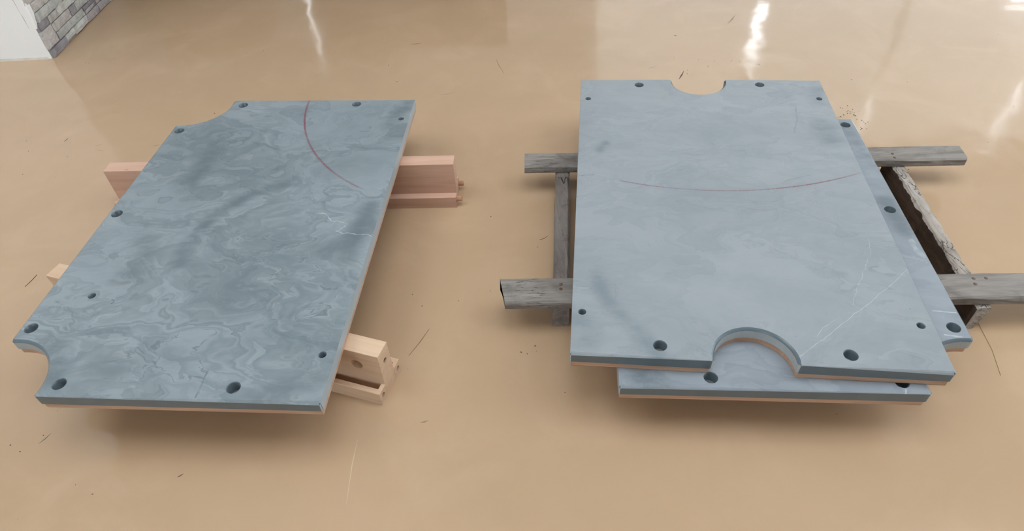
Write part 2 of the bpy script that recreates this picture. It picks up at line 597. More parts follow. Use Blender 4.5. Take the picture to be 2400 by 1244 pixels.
# thin uneven skim of plaster along the corner, and the grubby strip at the floor
rnd = random.Random(3)
bm = bmesh.new()
rows = []
zz = 0.165
k = 0
while zz < 3.0:
    wrap = min(0.040, max(0.006, (zz - 0.12) * 0.30)) + rnd.uniform(-0.004, 0.004)
    if k == 0:
        wrap = 0.004
    le = WX - 0.030 + rnd.uniform(-0.0015, 0.0015)
    ro = WX + 0.0085 + min(0.007, k * 0.002) + rnd.uniform(-0.001, 0.001)
    rows.append([bm.verts.new(p) for p in ((le, WY + 0.002, zz), (le, WY - 0.0012, zz), (ro - 0.006, WY - 0.0012, zz), (ro, WY + 0.002, zz),
                                           (ro, WY + wrap, zz), (WX + 0.002, WY + wrap + 0.004, zz))])
    zz += 0.022
    k += 1
for a, b in zip(rows, rows[1:]):
    for q in range(6):
        bm.faces.new((a[q], a[(q + 1) % 6], b[(q + 1) % 6], b[q]))
bm.faces.new(rows[0][::-1])
bm.faces.new(rows[-1])
from_bm('plaster_skim', bm, M_STUB, stub)
bm = bmesh.new()
zc = [0.168 + 0.03 * i for i in range(30)]
for z0, z1 in zip(zc, zc[1:]):
    if rnd.random() < 0.2:
        continue
    box_bm(bm, (WX - 0.0312 + rnd.uniform(-0.0006, 0.0006), WY - 0.0010, z0), (WX - 0.0295, WY + 0.001, z1))
from_bm('plaster_crack', bm, M_MORTAR, stub)
bm = bmesh.new()
prev = None
x = FX0 + 0.01
secs = []
while x < WX + 0.001:
    h = 0.011 + 0.004 * noise.noise((x * 9, 0, 0))
    dp = 0.006 + 0.003 * noise.noise((x * 7, 3, 0))
    secs.append([(x, WY - dp, 0.0), (x, WY - dp * 0.6, h * 0.4), (x, WY - 0.001, h), (x, WY + 0.004, h), (x, WY + 0.004, 0.0)])
    x += 0.06
o = loft('skirting_strip', secs, M_SKIRT, stub)

# stacked stone cladding on the right side of the stub wall: (s0, s1, z0, z1) along the wall and up
stones_seen = [
    (0.006, 0.175, 0.002, 0.044, 4), (0.179, 0.276, 0.014, 0.045, 0), (0.280, 0.440, 0.008, 0.046, 0), (0.444, 0.592, 0.003, 0.045, 3),
    (0.597, 0.76, 0.003, 0.044, 3), (0.765, 0.93, 0.003, 0.045, 1),
    (0.000, 0.115, 0.052, 0.142, 2), (0.120, 0.245, 0.049, 0.089, 1), (0.249, 0.446, 0.050, 0.088, 1), (0.450, 0.580, 0.049, 0.066, 3),
    (0.388, 0.585, 0.0905, 0.0925, 3), (0.450, 0.590, 0.069, 0.089, 4), (0.595, 0.750, 0.049, 0.089, 3), (0.755, 0.95, 0.049, 0.089, 2),
    (0.120, 0.146, 0.093, 0.139, 5), (0.150, 0.316, 0.093, 0.139, 2), (0.320, 0.388, 0.093, 0.138, 4), (0.392, 0.515, 0.095, 0.140, 1),
    (0.519, 0.70, 0.094, 0.140, 3), (0.704, 0.9, 0.094, 0.140, 1),
    (0.018, 0.108, 0.146, 0.183, 4), (0.112, 0.209, 0.145, 0.182, 5), (0.213, 0.398, 0.144, 0.184, 0), (0.402, 0.56, 0.144, 0.184, 1),
    (0.564, 0.78, 0.144, 0.184, 5), (0.030, 0.300, 0.187, 0.233, 1), (0.304, 0.50, 0.188, 0.232, 5), (0.504, 0.72, 0.188, 0.232, 0),
    (0.036, 0.140, 0.236, 0.282, 2), (0.144, 0.33, 0.237, 0.280, 2), (0.334, 0.56, 0.237, 0.281, 1),
]
STONE = [mat_stone('stone_whitish', srgb(204, 204, 198), srgb(180, 180, 174)), mat_stone('stone_greenish', srgb(190, 191, 186), srgb(166, 167, 163)),
         mat_stone('stone_pinkish', srgb(198, 192, 188), srgb(174, 168, 164)), mat_stone('stone_mauve', srgb(182, 176, 175), srgb(154, 148, 150)),
         mat_stone('stone_grey', srgb(158, 154, 157), srgb(128, 124, 130)), mat_stone('stone_ash', srgb(186, 183, 178), srgb(160, 157, 152))]


def stone_bm(bm, s0, s1, z0, z1, rnd):
    """split-faced stone: a rough front on a rectangular block; x is out from the wall"""
    nx, nz = max(2, int((s1 - s0) / 0.03)), max(2, int((z1 - z0) / 0.015))
    out = 0.013 + rnd.uniform(-0.003, 0.004)
    tilt = rnd.uniform(-0.03, 0.03)
    off = rnd.uniform(0, 50)
    j = lambda: rnd.uniform(-0.003, 0.003)
    cs = [(s0 + j() * 1.5, z0 + j() * 0.4), (s1 + j(), z0 + j() * 0.4), (s1 + j() * 1.5, z1 + j() * 0.4), (s0 + j(), z1 + j() * 0.4)]
    g = []
    for b in range(nz + 1):
        row = []
        for a in range(nx + 1):
            u, v = a / nx, b / nz
            s = (cs[0][0] * (1 - u) + cs[1][0] * u) * (1 - v) + (cs[3][0] * (1 - u) + cs[2][0] * u) * v
            z = (cs[0][1] * (1 - u) + cs[1][1] * u) * (1 - v) + (cs[3][1] * (1 - u) + cs[2][1] * u) * v
            edge = 1 if a in (0, nx) or b in (0, nz) else 0
            d = out + tilt * (s - (s0 + s1) / 2) * 0.6 + 0.006 * noise.noise((s * 28 + off, z * 28, off)) - 0.003 * edge
            row.append(bm.verts.new((d, s, max(z, 0.001))))
        g.append(row)
    back = [bm.verts.new((-0.004, c.co.y, c.co.z)) for c in (g[0][0], g[0][nx], g[nz][nx], g[nz][0])]
    for b in range(nz):
        for a in range(nx):
            bm.faces.new((g[b][a], g[b][a + 1], g[b + 1][a + 1], g[b + 1][a]))
    bm.faces.new([back[1], back[0]] + g[0])
    bm.faces.new([back[3], back[2]] + g[nz][::-1])
    bm.faces.new([back[0], back[3]] + [g[b][0] for b in range(nz, -1, -1)])
    bm.faces.new([back[2], back[1]] + [g[b][nx] for b in range(nz + 1)])
    bm.faces.new(back)


clad = struct(box('stone_wall', (WX, WY + 0.004, 0), (WX + 0.006, FY1, HT), M_MORTAR))
rnd = random.Random(11)
for s0, s1, z0, z1, c in stones_seen:
    if z1 - z0 < 0.006:
        continue
    bm = bmesh.new()
    stone_bm(bm, s0, s1, z0, z1, rnd)
    o = from_bm('stone', bm, STONE[c], clad)
    o.location = (WX + 0.006, WY, 0)
# the courses further up and back, outside the photograph, joined by colour
rest = [bmesh.new() for _ in STONE]
z = 0.003
row = 0
while z < 2.6:
    h = (0.042, 0.040, 0.046, 0.038, 0.045)[row % 5]
    s = {0: 0.935, 1: 0.955, 2: 0.905, 3: 0.785, 4: 0.725, 5: 0.565}.get(row, rnd.uniform(-0.01, 0.03))
    while s < 4.5:
        l = rnd.uniform(0.09, 0.24)
        stone_bm(rest[rnd.randrange(6)], s, s + l - 0.004, z, z + h, rnd)
        s += l
    z += h + 0.005
    row += 1
for bm, m in zip(rest, STONE):
    o = from_bm('upper_stones', bm, m, clad)
    o.location = (WX + 0.006, WY, 0)
    o['kind'] = 'stuff'

# ------------------------------------------------------------------ scuffs and debris on the floor
def sliver(name, pts, w, mat, parent=None, h=0.0006, taper=True):
    """thin raised streak along a polyline, pointed at both ends"""
    n = len(pts)
    bm = bmesh.new()
    rows = []
    for i, p in enumerate(pts):
        a, b = Vector(pts[max(0, i - 1)]), Vector(pts[min(n - 1, i + 1)])
        t = (b - a).normalized()
        nn = Vector((-t.y, t.x))
        ww = w * (0.25 if taper and i in (0, n - 1) else 1.0) / 2
        c = Vector(p)
        l, r = c + nn * ww, c - nn * ww
        rows.append([bm.verts.new((l.x, l.y, 0.0001)), bm.verts.new((c.x, c.y, h)), bm.verts.new((r.x, r.y, 0.0001))])
    for a, b in zip(rows, rows[1:]):
        bm.faces.new((a[0], a[1], b[1], b[0]))
        bm.faces.new((a[1], a[2], b[2], b[1]))
        bm.faces.new((a[2], a[0], b[0], b[2]))
    bm.faces.new(rows[0])
    bm.faces.new(rows[-1][::-1])
    return from_bm(name, bm, mat, parent)


def mid3(a, b, k=0.15):
    m = ((a[0] + b[0]) / 2 + (b[1] - a[1]) * k * 0.3, (a[1] + b[1]) / 2 - (b[0] - a[0]) * k * 0.3)
    return [a, m, b]


M_SCUFF_S = mat_plain('scuff_soft', (0.27, 0.18, 0.10), 0.4)
for pts, w, m in (
        (mid3((-0.4879, 3.3651), (-0.4266, 3.3733)), 0.006, M_SCUFF), (mid3((-0.3042, 2.8217), (-0.231, 2.8343)), 0.004, M_SCUFF_S),
        ([(-0.0266, 3.1517), (-0.017, 3.0871), (0.0107, 2.9919)], 0.004, M_SCUFF_S),
        ([(0.8468, 2.8505), (0.8669, 2.8858), (0.8891, 2.93)], 0.008, M_SCUFF),
        (mid3((1.2384, 3.4246), (1.3005, 3.5145)), 0.008, M_SCUFF_S), (mid3((-1.9899, 2.5782), (-1.9841, 2.6085)), 0.005, M_SCUFF),
        (mid3((-1.3576, 1.0165), (-1.3368, 1.0493)), 0.003, M_SCUFF), (mid3((0.7236, 2.9733), (0.7691, 2.9903)), 0.005, M_SCUFF_S),
        ([(-0.4526, 0.9778), (-0.4574, 0.9006), (-0.4568, 0.7928)], 0.003, M_SCUFF_L),
        (mid3((-1.8325, 2.5336), (-1.8011, 2.5408)), 0.003, M_SCUFF_S), (mid3((-1.8122, 2.4986), (-1.7682, 2.4881)), 0.003, M_SCUFF_S),
        (mid3((-1.568, 2.5031), (-1.5376, 2.5137)), 0.003, M_SCUFF), (mid3((-0.2812, 1.0221), (-0.2574, 1.0276)), 0.005, M_SCUFF_S),
        (mid3((-0.9257, 0.8919), (-0.9114, 0.901)), 0.004, M_SCUFF),
        (mid3((0.922, 3.3113), (0.9342, 3.3049)), 0.010, M_SCUFF)):
    sliver('scuff_mark', pts, w, m, floor, 0.0003)

SPL = [([(-1.7089, 1.653), (-1.700, 1.685), (-1.6948, 1.711)], 'short dark wood splinter on the open floor beside the swirled slate slab'),
       ([(-0.332, 1.2607), (-0.300, 1.315), (-0.2744, 1.3646)], 'long thin splinter on the floor near the pine bearer with round holes'),
       ([(0.1051, 1.7595), (0.120, 1.765), (0.1359, 1.7779)], 'tiny brown wood splinter on the floor beside the pallet runner with an m'),
       ([(1.4316, 1.2749), (1.4172, 1.1707), (1.3907, 1.0791)], 'long curved pale wood fibre on the floor by the bark-edged pallet runner end')]
M_FIBRE = mat_plain('wood_fibre', (0.42, 0.29, 0.17), 0.7, 0.1, 60)
for (pts, lab), m, w in zip(SPL, (M_SCUFF, M_SCUFF_S, M_SCUFF_S, M_FIBRE), (0.0028, 0.0035, 0.003, 0.0028)):
    o = sliver('wood_splinter', pts, w, m, None, 0.0018)
    o['label'] = lab
    o['category'] = 'splinter'
    o['group'] = 'wood splinters on the floor'

bm = bmesh.new()
rnd = random.Random(5)
spots = [(1.52, 2.50, 0.05, 16), (1.50, 2.41, 0.07, 22), (1.44, 1.30, 0.05, 5), (0.10, 1.30, 0.10, 5), (-1.15, 2.9, 0.5, 6), (0.9, 2.95, 0.15, 5),
         (-1.3, 0.95, 0.2, 7), (2.0, 2.6, 0.7, 10), (-0.1, 1.6, 0.5, 8), (0.0, 0.9, 0.6, 9), (1.2, 0.75, 0.4, 8), (-2.2, 3.3, 0.15, 6), (-2.0, 2.2, 0.5, 8),
         (1.15, 2.99, 0.14, 10), (-0.4, 2.9, 0.6, 8)]
for cx, cy, rad, n in spots:
    for _ in range(n):
        a, q = rnd.uniform(0, 6.28), rad * math.sqrt(rnd.random())
        s = rnd.uniform(0.0014, 0.0042)
        mt = Matrix.Translation((cx + q * math.cos(a), cy + q * math.sin(a), s * 0.35)) @ Matrix.Rotation(rnd.uniform(0, 6.28), 4, 'Z') @ Matrix.Diagonal((s * rnd.uniform(0.8, 2.2), s, s * 0.7, 1))
        bmesh.ops.create_icosphere(bm, subdivisions=1, radius=0.5, matrix=mt)
o = from_bm('wood_crumbs', bm, M_CRUMB)
o['kind'] = 'stuff'
o['label'] = 'tiny dark wood crumbs and grit scattered over the tan floor'
o['category'] = 'debris'

# ------------------------------------------------------------------ slate slabs
def round_poly(pts, fillet):
    """pts = list of (x, y, bevel, corner radius or 0); replaces marked corners by a small curve"""
    out = []
    n = len(pts)
    for i, (x, y, b, r) in enumerate(pts):
        if not r:
            out.append((x, y, b))
            continue
        p = Vector((x, y))

        def walk(step):
            # point at distance r along the outline from p
            left = r
            q = p
            j = i
            while True:
                j = (j + step) % n
                t = Vector(pts[j][:2])
                L = (t - q).length
                if L >= left:
                    return q + (t - q) * (left / L), (j, step), pts[j][2]
                left -= L
                q = t
        a, _, ba = walk(-1)
        c, _, bc = walk(1)
        for s in range(7):
            t = s / 6
            m = a * (1 - t) ** 2 + p * 2 * t * (1 - t) + c * t ** 2
            out.append((m.x, m.y, ba + (bc - ba) * t, 'f', i))
    # drop the points each fillet has replaced
    res = []
    fil = {q[4]: r for q in out if len(q) > 3 for r in (pts[q[4]][3],)}
    cen = {i: Vector(pts[i][:2]) for i in fil}
    for q in out:
        if len(q) > 3:
            res.append(q[:3])
            continue
        if any((Vector(q[:2]) - cen[i]).length < fil[i] * 0.97 for i in fil):
            continue
        res.append(q)
    return res


def arc_pts(cx, cy, r, a0, a1, n):
    return [(cx + r * math.cos(a0 + (a1 - a0) * i / n), cy + r * math.sin(a0 + (a1 - a0) * i / n)) for i in range(n + 1)]


def outline_end(w, h, side, pc=(0.4405, 0.6985), pr=0.150, bev=0.0075, cb=0.0009):
    """end slab: half size w x h, quarter pockets at both corners on side (-1 left, +1 right); counter-clockwise"""
    cx, cy = pc[0] * w / 0.4642, pc[1]
    ax = math.sqrt(pr ** 2 - (h - cy) ** 2)      # along the long edge y = +-h
    ay = math.sqrt(pr ** 2 - (w - cx) ** 2)
    P = []
    # for the left-pocketed slab, start at near right
    P.append((w, -h, cb, 0.004))
    P.append((w, h, cb, 0.004))
    a0 = math.atan2(h - cy, cx - (cx - 0)) if False else math.atan2(h - cy, ax)
    # far-left pocket: from the far edge round to the left edge, centre (-cx, cy)
    s0 = math.atan2(h - cy, ax)
    s1 = math.atan2(-ay, -(w - cx)) % (2 * math.pi) - 2 * math.pi
    arc = arc_pts(-cx, cy, pr, s0, s1, 26)
    P += [(x, y, bev, 0.016 if i in (0, 26) else 0) for i, (x, y) in enumerate(arc)]
    # near-left pocket mirrored
    arc = [(x, -y) for x, y in arc][::-1]
    P += [(x, y, bev, 0.016 if i in (0, 26) else 0) for i, (x, y) in enumerate(arc)]
    if side > 0:
        P = [(-x, y, b, r) for x, y, b, r in P][::-1]
    return round_poly(P, 0)


def outline_mid(w, h, pr=0.104, cy=0.717, bev=0.0075, cb=0.0009):
    P = [(-w, -h, cb, 0.003)]
    ax = math.sqrt(pr ** 2 - (h - cy) ** 2)
    al = math.atan2(h - cy, ax)
    arc = arc_pts(-0.003, -cy, pr, math.pi + al, -al, 28)      # near pocket, left to right over the top
    P += [(x, y, bev, 0.014 if i in (0, 28) else 0) for i, (x, y) in enumerate(arc)]
    P += [(w, -h, cb, 0.003), (w, h, cb, 0.003)]
    arc = arc_pts(-0.003, cy, pr, al, -math.pi - al, 28)
    P += [(x, y, bev, 0.014 if i in (0, 28) else 0) for i, (x, y) in enumerate(arc)]
    P += [(-w, h, cb, 0.003)]
    return round_poly(P, 0)


def vnorms(pts):
    """outward normals of a counter-clockwise outline, scaled for mitred insets"""
    n = len(pts)
    out = []
    for i in range(n):
        a, b, c = Vector(pts[i - 1][:2]), Vector(pts[i][:2]), Vector(pts[(i + 1) % n][:2])
        t1, t2 = (b - a).normalized(), (c - b).normalized()
        n1, n2 = Vector((t1.y, -t1.x)), Vector((t2.y, -t2.x))
        m = (n1 + n2).normalized()
        out.append(m / max(0.5, m.dot(n1)))
    return out


def slab_mesh(name, outline, holes, z_top, z_bot, to_local, mat, parent, bevelled=True, wall_mat=None, seam_x=None):
    bm = bmesh.new()
    nrm = vnorms(outline)
    rings = []
    steps = ((1.0, 0.0), (0.45, 0.40), (0.0, 1.0)) if bevelled else ((0.0, 0.0),)
    for ins, dz in steps:
        ring = []
        for (x, y, b), m in zip(outline, nrm):
            q = to_local(x - m.x * b * ins, y - m.y * b * ins)
            ring.append(bm.verts.new((q[0], q[1], z_top - b * dz)))
        rings.append(ring)
    rings.append([bm.verts.new((*to_local(x, y), z_bot)) for x, y, b in outline])
    hole_rings = []
    for hx, hy, r in holes:
        hr = []
        seg = 28
        prof = ((r + 0.0018, z_top), (r, z_top - 0.0018), (r, z_bot - 0.017)) if bevelled else ((r, z_top), (r, z_bot))
        for rr, zz in prof:
            hr.append([bm.verts.new((*to_local(hx + rr * math.cos(6.28318 * i / seg), hy + rr * math.sin(6.28318 * i / seg)), zz)) for i in range(seg)])
        hole_rings.append(hr)
    smooth_faces = []
    for k, (a, b) in enumerate(zip(rings, rings[1:])):
        n = len(a)
        for i in range(n):
            j = (i + 1) % n
            fc = bm.faces.new((a[i], b[i], b[j], a[j]))
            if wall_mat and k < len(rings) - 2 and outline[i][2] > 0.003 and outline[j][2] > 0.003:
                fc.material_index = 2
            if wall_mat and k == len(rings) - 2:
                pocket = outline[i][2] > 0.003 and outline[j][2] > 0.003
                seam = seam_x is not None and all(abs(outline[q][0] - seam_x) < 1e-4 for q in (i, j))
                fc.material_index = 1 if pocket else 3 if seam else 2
    for hr in hole_rings:
        for a, b in zip(hr, hr[1:]):
            for i in range(len(a)):
                j = (i + 1) % len(a)
                smooth_faces.append(bm.faces.new((a[i], a[j], b[j], b[i])))
    for hr in hole_rings:
        if bevelled:
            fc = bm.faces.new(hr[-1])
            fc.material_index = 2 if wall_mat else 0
    for which in (0, -1):
        loops = [rings[which]] + ([hr[which] for hr in hole_rings] if which == 0 or not bevelled else [])
        flat = [v for l in loops for v in l]
        tris = tessellate_polygon([[v.co.copy() for v in l] for l in loops])
        for t in tris:
            try:
                bm.faces.new([flat[i] for i in t])
            except ValueError:
                pass
    for f in smooth_faces:
        f.smooth = True
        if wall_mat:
            f.material_index = 2  # shade inside the holes is put into this darker colour
    o = from_bm(name, bm, mat, parent)
    if wall_mat:
        o.data.materials.append(wall_mat)
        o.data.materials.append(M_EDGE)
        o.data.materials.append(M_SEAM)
    return o


def clip_half(pts, ax, sgn, lim):
    """clip an outline by sgn * coordinate <= sgn * lim"""
    out = []
    n = len(pts)
    ins = lambda p: sgn * p[ax] <= sgn * lim + 1e-9
    for i in range(n):
        a, b = pts[i], pts[(i + 1) % n]
        if ins(a):
            out.append(a)
        if ins(a) != ins(b):
            t = (lim - a[ax]) / (b[ax] - a[ax])
            out.append(tuple(a[k] + (b[k] - a[k]) * t for k in range(3)))
    return out


def quad_map(corners, centre, rz, w, h):
    """local slab coordinates to the object's frame through the measured corners (FL, FR, NR, NL)"""
    FL, FR, NR, NL = [Vector(c) for c in corners]
    cs, sn = math.cos(-rz), math.sin(-rz)

    def f(x, y):
        u, v = (x / w + 1) / 2, (y / h + 1) / 2
        p = (NL * (1 - u) + NR * u) * (1 - v) + (FL * (1 - u) + FR * u) * v
        q = p - Vector(centre)
        return (q.x * cs - q.y * sn, q.x * sn + q.y * cs)
    return f


SL_T, BK_T = 0.034, 0.0205


def slate_slab(label, corners, centre, rz, z_top, w, h, outline, holes, mat, wood, board_cut, seam_x=None, group=None):
    t = thing('slate_slab', label, 'slate slab', (centre[0], centre[1], z_top - SL_T - BK_T), rz, group)
    t['kind'] = 'thing'
    f = quad_map(corners, centre, rz, w, h)
    zt = SL_T + BK_T
    slab_mesh('stone_panel', outline, holes, zt, BK_T, f, mat, t, True, M_SAWN, seam_x)
    # wooden backing frame glued beneath, a few millimetres back from the edge
    nrm = vnorms(outline)
    ins = [(x - m.x * 0.004, y - m.y * 0.004, 0.0) for (x, y, b), m in zip(outline, nrm)]
    bw = 0.100
    e = 0.0008
    boards = [clip_half(ins, 1, 1, -h + board_cut),
              clip_half(ins, 1, -1, h - board_cut)]
    sides = clip_half(clip_half(ins, 1, 1, h - board_cut - e), 1, -1, -h + board_cut + e)
    boards += [clip_half(sides, 0, 1, -w + bw), clip_half(sides, 0, -1, w - bw)]
    for b in boards:
        b = [p for i, p in enumerate(b) if (Vector(p[:2]) - Vector(b[i - 1][:2])).length > 1e-5]
        xs, ys = [p[0] for p in b], [p[1] for p in b]
        hs = [(q[0], q[1], q[2] + 0.0012) for q in holes if min(xs) + 0.02 < q[0] < max(xs) - 0.02 and min(ys) + 0.02 < q[1] < max(ys) - 0.02]
        slab_mesh('backing_board', b, hs, BK_T - 0.0003, 0.0, f, wood, t, bevelled=False)
    return t


M_SEAM = mat_plain('lit_slate_seam', (0.36, 0.43, 0.475), 0.35, 0.10, 14)  # seam colour lightened to carry the window light from the right
M_EDGE = mat_plain('shaded_slate_edge', (0.128, 0.168, 0.192), 0.24, 0.16, 9)  # polished edge, colour darkened to hold the shade on near sides and bevels
M_SAWN = mat_plain('sawn_slate', (0.40, 0.43, 0.44), 0.7, 0.08, 20)
W_PINE = mat_wood('backing_pine', srgb(198, 162, 138), srgb(168, 132, 108), 1.2, 0.8)
RED = srgb(120, 62, 74)
WHITE_VEIN = srgb(196, 204, 202)

SA_BASE, SA_DARK, SA_LIGHT = (0.235, 0.277, 0.300), (0.120, 0.153, 0.173), (0.285, 0.328, 0.350)
M_SLATE_A = mat_slate('slate_swirled', 3.1, SA_BASE, SA_DARK, SA_LIGHT, 0.80,
    marks=(('arc', (0.7431, 0.7573), 0.7167, 0.13, 0.80, 0.0056, RED, 1.0, 1),
           ('line', [(0.2538, 0.0084), (0.2735, 0.0153), (0.2968, -0.0018), (0.3182, -0.0294), (0.348, -0.0353), (0.3758, -0.0454), (0.3388, -0.0771), (0.3906, -0.0845), (0.4621, -0.0954)], 0.0018, WHITE_VEIN, 0.75, 0.035),
           ('line', [(-0.2492, -0.3893), (-0.2406, -0.3908), (-0.2381, -0.4008), (-0.2428, -0.4043)], 0.0018, (0.04, 0.05, 0.06), 0.9, 0.0),
           ('line', [(0.1392, -0.6314), (0.1387, -0.6812), (0.1407, -0.7136)], 0.004, SA_DARK, 0.8, 0.01),
           ('line', [(-0.114, 0.4298), (-0.0453, 0.3739), (-0.1286, 0.3325), (-0.17, 0.279), (-0.0552, 0.2616)], 0.003, tuple(x * 0.8 for x in SA_DARK), 0.45, 0.07)),
    blobs=(([(0.127, 0.1803), (0.0098, 0.1189), (-0.0925, -0.0075), (-0.1229, -0.144), (-0.1132, -0.2311)], 0.035, 0.75),
           ([(0.4244, 0.055), (0.4086, -0.0842), (0.4068, -0.1924)], 0.042, 0.62), ([(0.44, -0.05), (0.33, -0.17)], 0.05, 0.5),
           ([(-0.2397, 0.3455), (-0.2375, 0.2396), (-0.2533, 0.1642)], 0.06, 0.8),
           ([(-0.3305, -0.5477), (-0.2709, -0.6607)], 0.06, 0.8), ([(-0.1697, -0.6299), (-0.1045, -0.6417)], 0.05, 0.6),
           ([(-0.2864, -0.1268), (-0.2282, -0.2049), (-0.2401, -0.2802)], 0.06, 0.6),
           ([(0.44, 0.7), (0.40, 0.55)], 0.05, 0.7), ([(0.455, -0.60), (0.42, -0.66), (0.30, -0.71)], 0.05, 0.6)), half_bias=True)
SB_BASE, SB_DARK, SB_LIGHT = (0.262, 0.293, 0.312), (0.182, 0.215, 0.238), (0.302, 0.333, 0.352)
M_SLATE_B = mat_slate('slate_smooth', 11.7, SB_BASE, SB_DARK, SB_LIGHT, 0.36,
    marks=(('arc', (-0.0378, 1.1129), 1.1261, -0.345, 0.478, 0.0040, srgb(118, 72, 84), 0.85, 0),
           ('line', [(0.0977, -0.6986), (0.1761, -0.6306), (0.298, -0.5215), (0.368, -0.4587), (0.4747, -0.3551)], 0.0013, WHITE_VEIN, 0.45, 0.012),
           ('line', [(0.166, -0.6183), (0.191, -0.5844), (0.2257, -0.5583)], 0.0014, WHITE_VEIN, 0.4, 0.008),
           ('line', [(0.407, -0.2278), (0.3812, -0.3038), (0.3424, -0.3854), (0.3101, -0.446), (0.2896, -0.4987)], 0.0015, WHITE_VEIN, 0.28, 0.03),
           ('line', [(-0.4773, 0.0435), (-0.45, 0.052), (-0.4206, 0.0534)], 0.0018, (0.07, 0.08, 0.09), 0.8, 0.004),
           ('line', [(0.2139, 0.05), (0.3126, 0.0925)], 0.002, SB_DARK, 0.9, 0.01),
           ('line', [(0.3394, 0.5227), (0.3335, 0.4322), (0.3037, 0.3452)], 0.005, SB_DARK, 0.7, 0.02),
           ('line', [(-0.08, -0.3303), (-0.0467, -0.3611), (-0.0164, -0.3629)], 0.003, SB_LIGHT, 0.9, 0.01)),
    blobs=(([(-0.3773, 0.2485), (-0.3974, 0.2019)], 0.022, 0.85), ([(-0.4097, -0.4303), (-0.3713, -0.5369), (-0.3149, -0.6113), (-0.2316, -0.7209)], 0.035, 0.75),
           ([(0.4159, 0.2949), (0.4129, 0.3776)], 0.06, 0.85), ([(0.4605, 0.6544), (0.44, 0.58)], 0.05, 0.7), ([(-0.47, -0.6), (-0.44, -0.66)], 0.06, 0.6)))
M_SLATE_C = mat_slate('slate_streaked', 23.4, (0.225, 0.26, 0.295), (0.14, 0.168, 0.195), (0.29, 0.325, 0.36), 0.45,
    marks=(('line', [(0.4024, -0.5278), (0.4446, -0.5351)], 0.004, WHITE_VEIN, 0.6, 0.008), ('line', [(0.4034, -0.4419), (0.4637, -0.4477)], 0.003, WHITE_VEIN, 0.6, 0.008),
           ('line', [(0.446, -0.15), (0.46, -0.22)], 0.012, WHITE_VEIN, 0.35, 0.03), ('line', [(0.2361, -0.7124), (0.2317, -0.7254)], 0.003, WHITE_VEIN, 0.8, 0.006)),
    blobs=(([(0.4327, 0.0383), (0.4464, -0.0996)], 0.05, 0.9), ([(-0.4436, -0.694), (-0.3785, -0.7048)], 0.04, 0.95), ([(0.43, 0.5), (0.45, 0.3)], 0.05, 0.6)))

HB, HS = 0.0170, 0.0098
ZA, ZB, ZC = 0.231, 0.2390, 0.1843
HW_A, HW_B, HW_C, HL = 0.4642, 0.4776, 0.4774, 0.726
A_CORN = [(-1.284, 2.4662), (-0.3583, 2.3918), (-0.4952, 0.9438), (-1.4191, 1.0267)]
holes_A = [(-0.429, 0.504, HB), (-0.4295, 0.001, HB), (-0.429, -0.501, HB), (-0.2405, -0.686, HB), (0.226, -0.684, HB), (-0.2385, 0.690, HB), (0.2305, 0.691, HB),
           (0.4328, 0.5800, HS), (-0.3175, -0.374, HS), (0.4291, -0.5738, HS)]
slate_slab('blue-grey slate slab with swirled banding and a red arc, on pale pine bearers', A_CORN, (-0.8892, 1.7071), -0.09392, ZA, HW_A, HL,
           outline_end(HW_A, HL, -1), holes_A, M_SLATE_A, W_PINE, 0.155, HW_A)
C_CORN = [(0.4090, 2.4249), (1.3606, 2.3373), (1.2117, 0.8938), (0.2601, 0.9814)]
holes_C = [(0.4377, 0.5027, HB), (0.436, -0.0012, HB), (0.4382, -0.5041, HB), (0.2384, -0.690, HB), (-0.2398, -0.690, HB), (0.2384, 0.69, HB), (-0.2398, 0.69, HB),
           (-0.43, 0.578, HS), (-0.43, -0.574, HS)]
slate_slab('lower slate slab of the stack, resting on the grey pallet under another slab', C_CORN, (0.8104, 1.6594), -0.09731, ZC, HW_C, HL,
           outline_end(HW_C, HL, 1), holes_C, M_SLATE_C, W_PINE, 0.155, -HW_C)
B_CORN = [(0.3249, 2.4669), (1.2735, 2.3658), (1.0820, 0.9306), (0.1391, 1.0543)]
holes_B = [(-0.2418, 0.682, HB), (0.2366, 0.686, HB), (-0.2433, -0.684, HB), (0.2372, -0.684, HB),
           (-0.4463, 0.571, HS), (0.4443, 0.5790, HS), (-0.4488, -0.5768, HS), (0.444, -0.5724, HS)]
slate_slab('smooth pale slate slab with half-round notches, topmost of the stack on the pallet', B_CORN, (0.7049, 1.7044), -0.13175, ZB, HW_B, HL,
           outline_mid(HW_B, HL), holes_B, M_SLATE_B, W_PINE, 0.125)

# ------------------------------------------------------------------ pine bearers under the left slab
def pine(name, seed, knots=(), light=srgb(206, 176, 152), dark=srgb(178, 142, 114)):
    return mat_wood(name, light, dark, 0.8 + 0.1 * seed, 0.6, 0.5, knots)


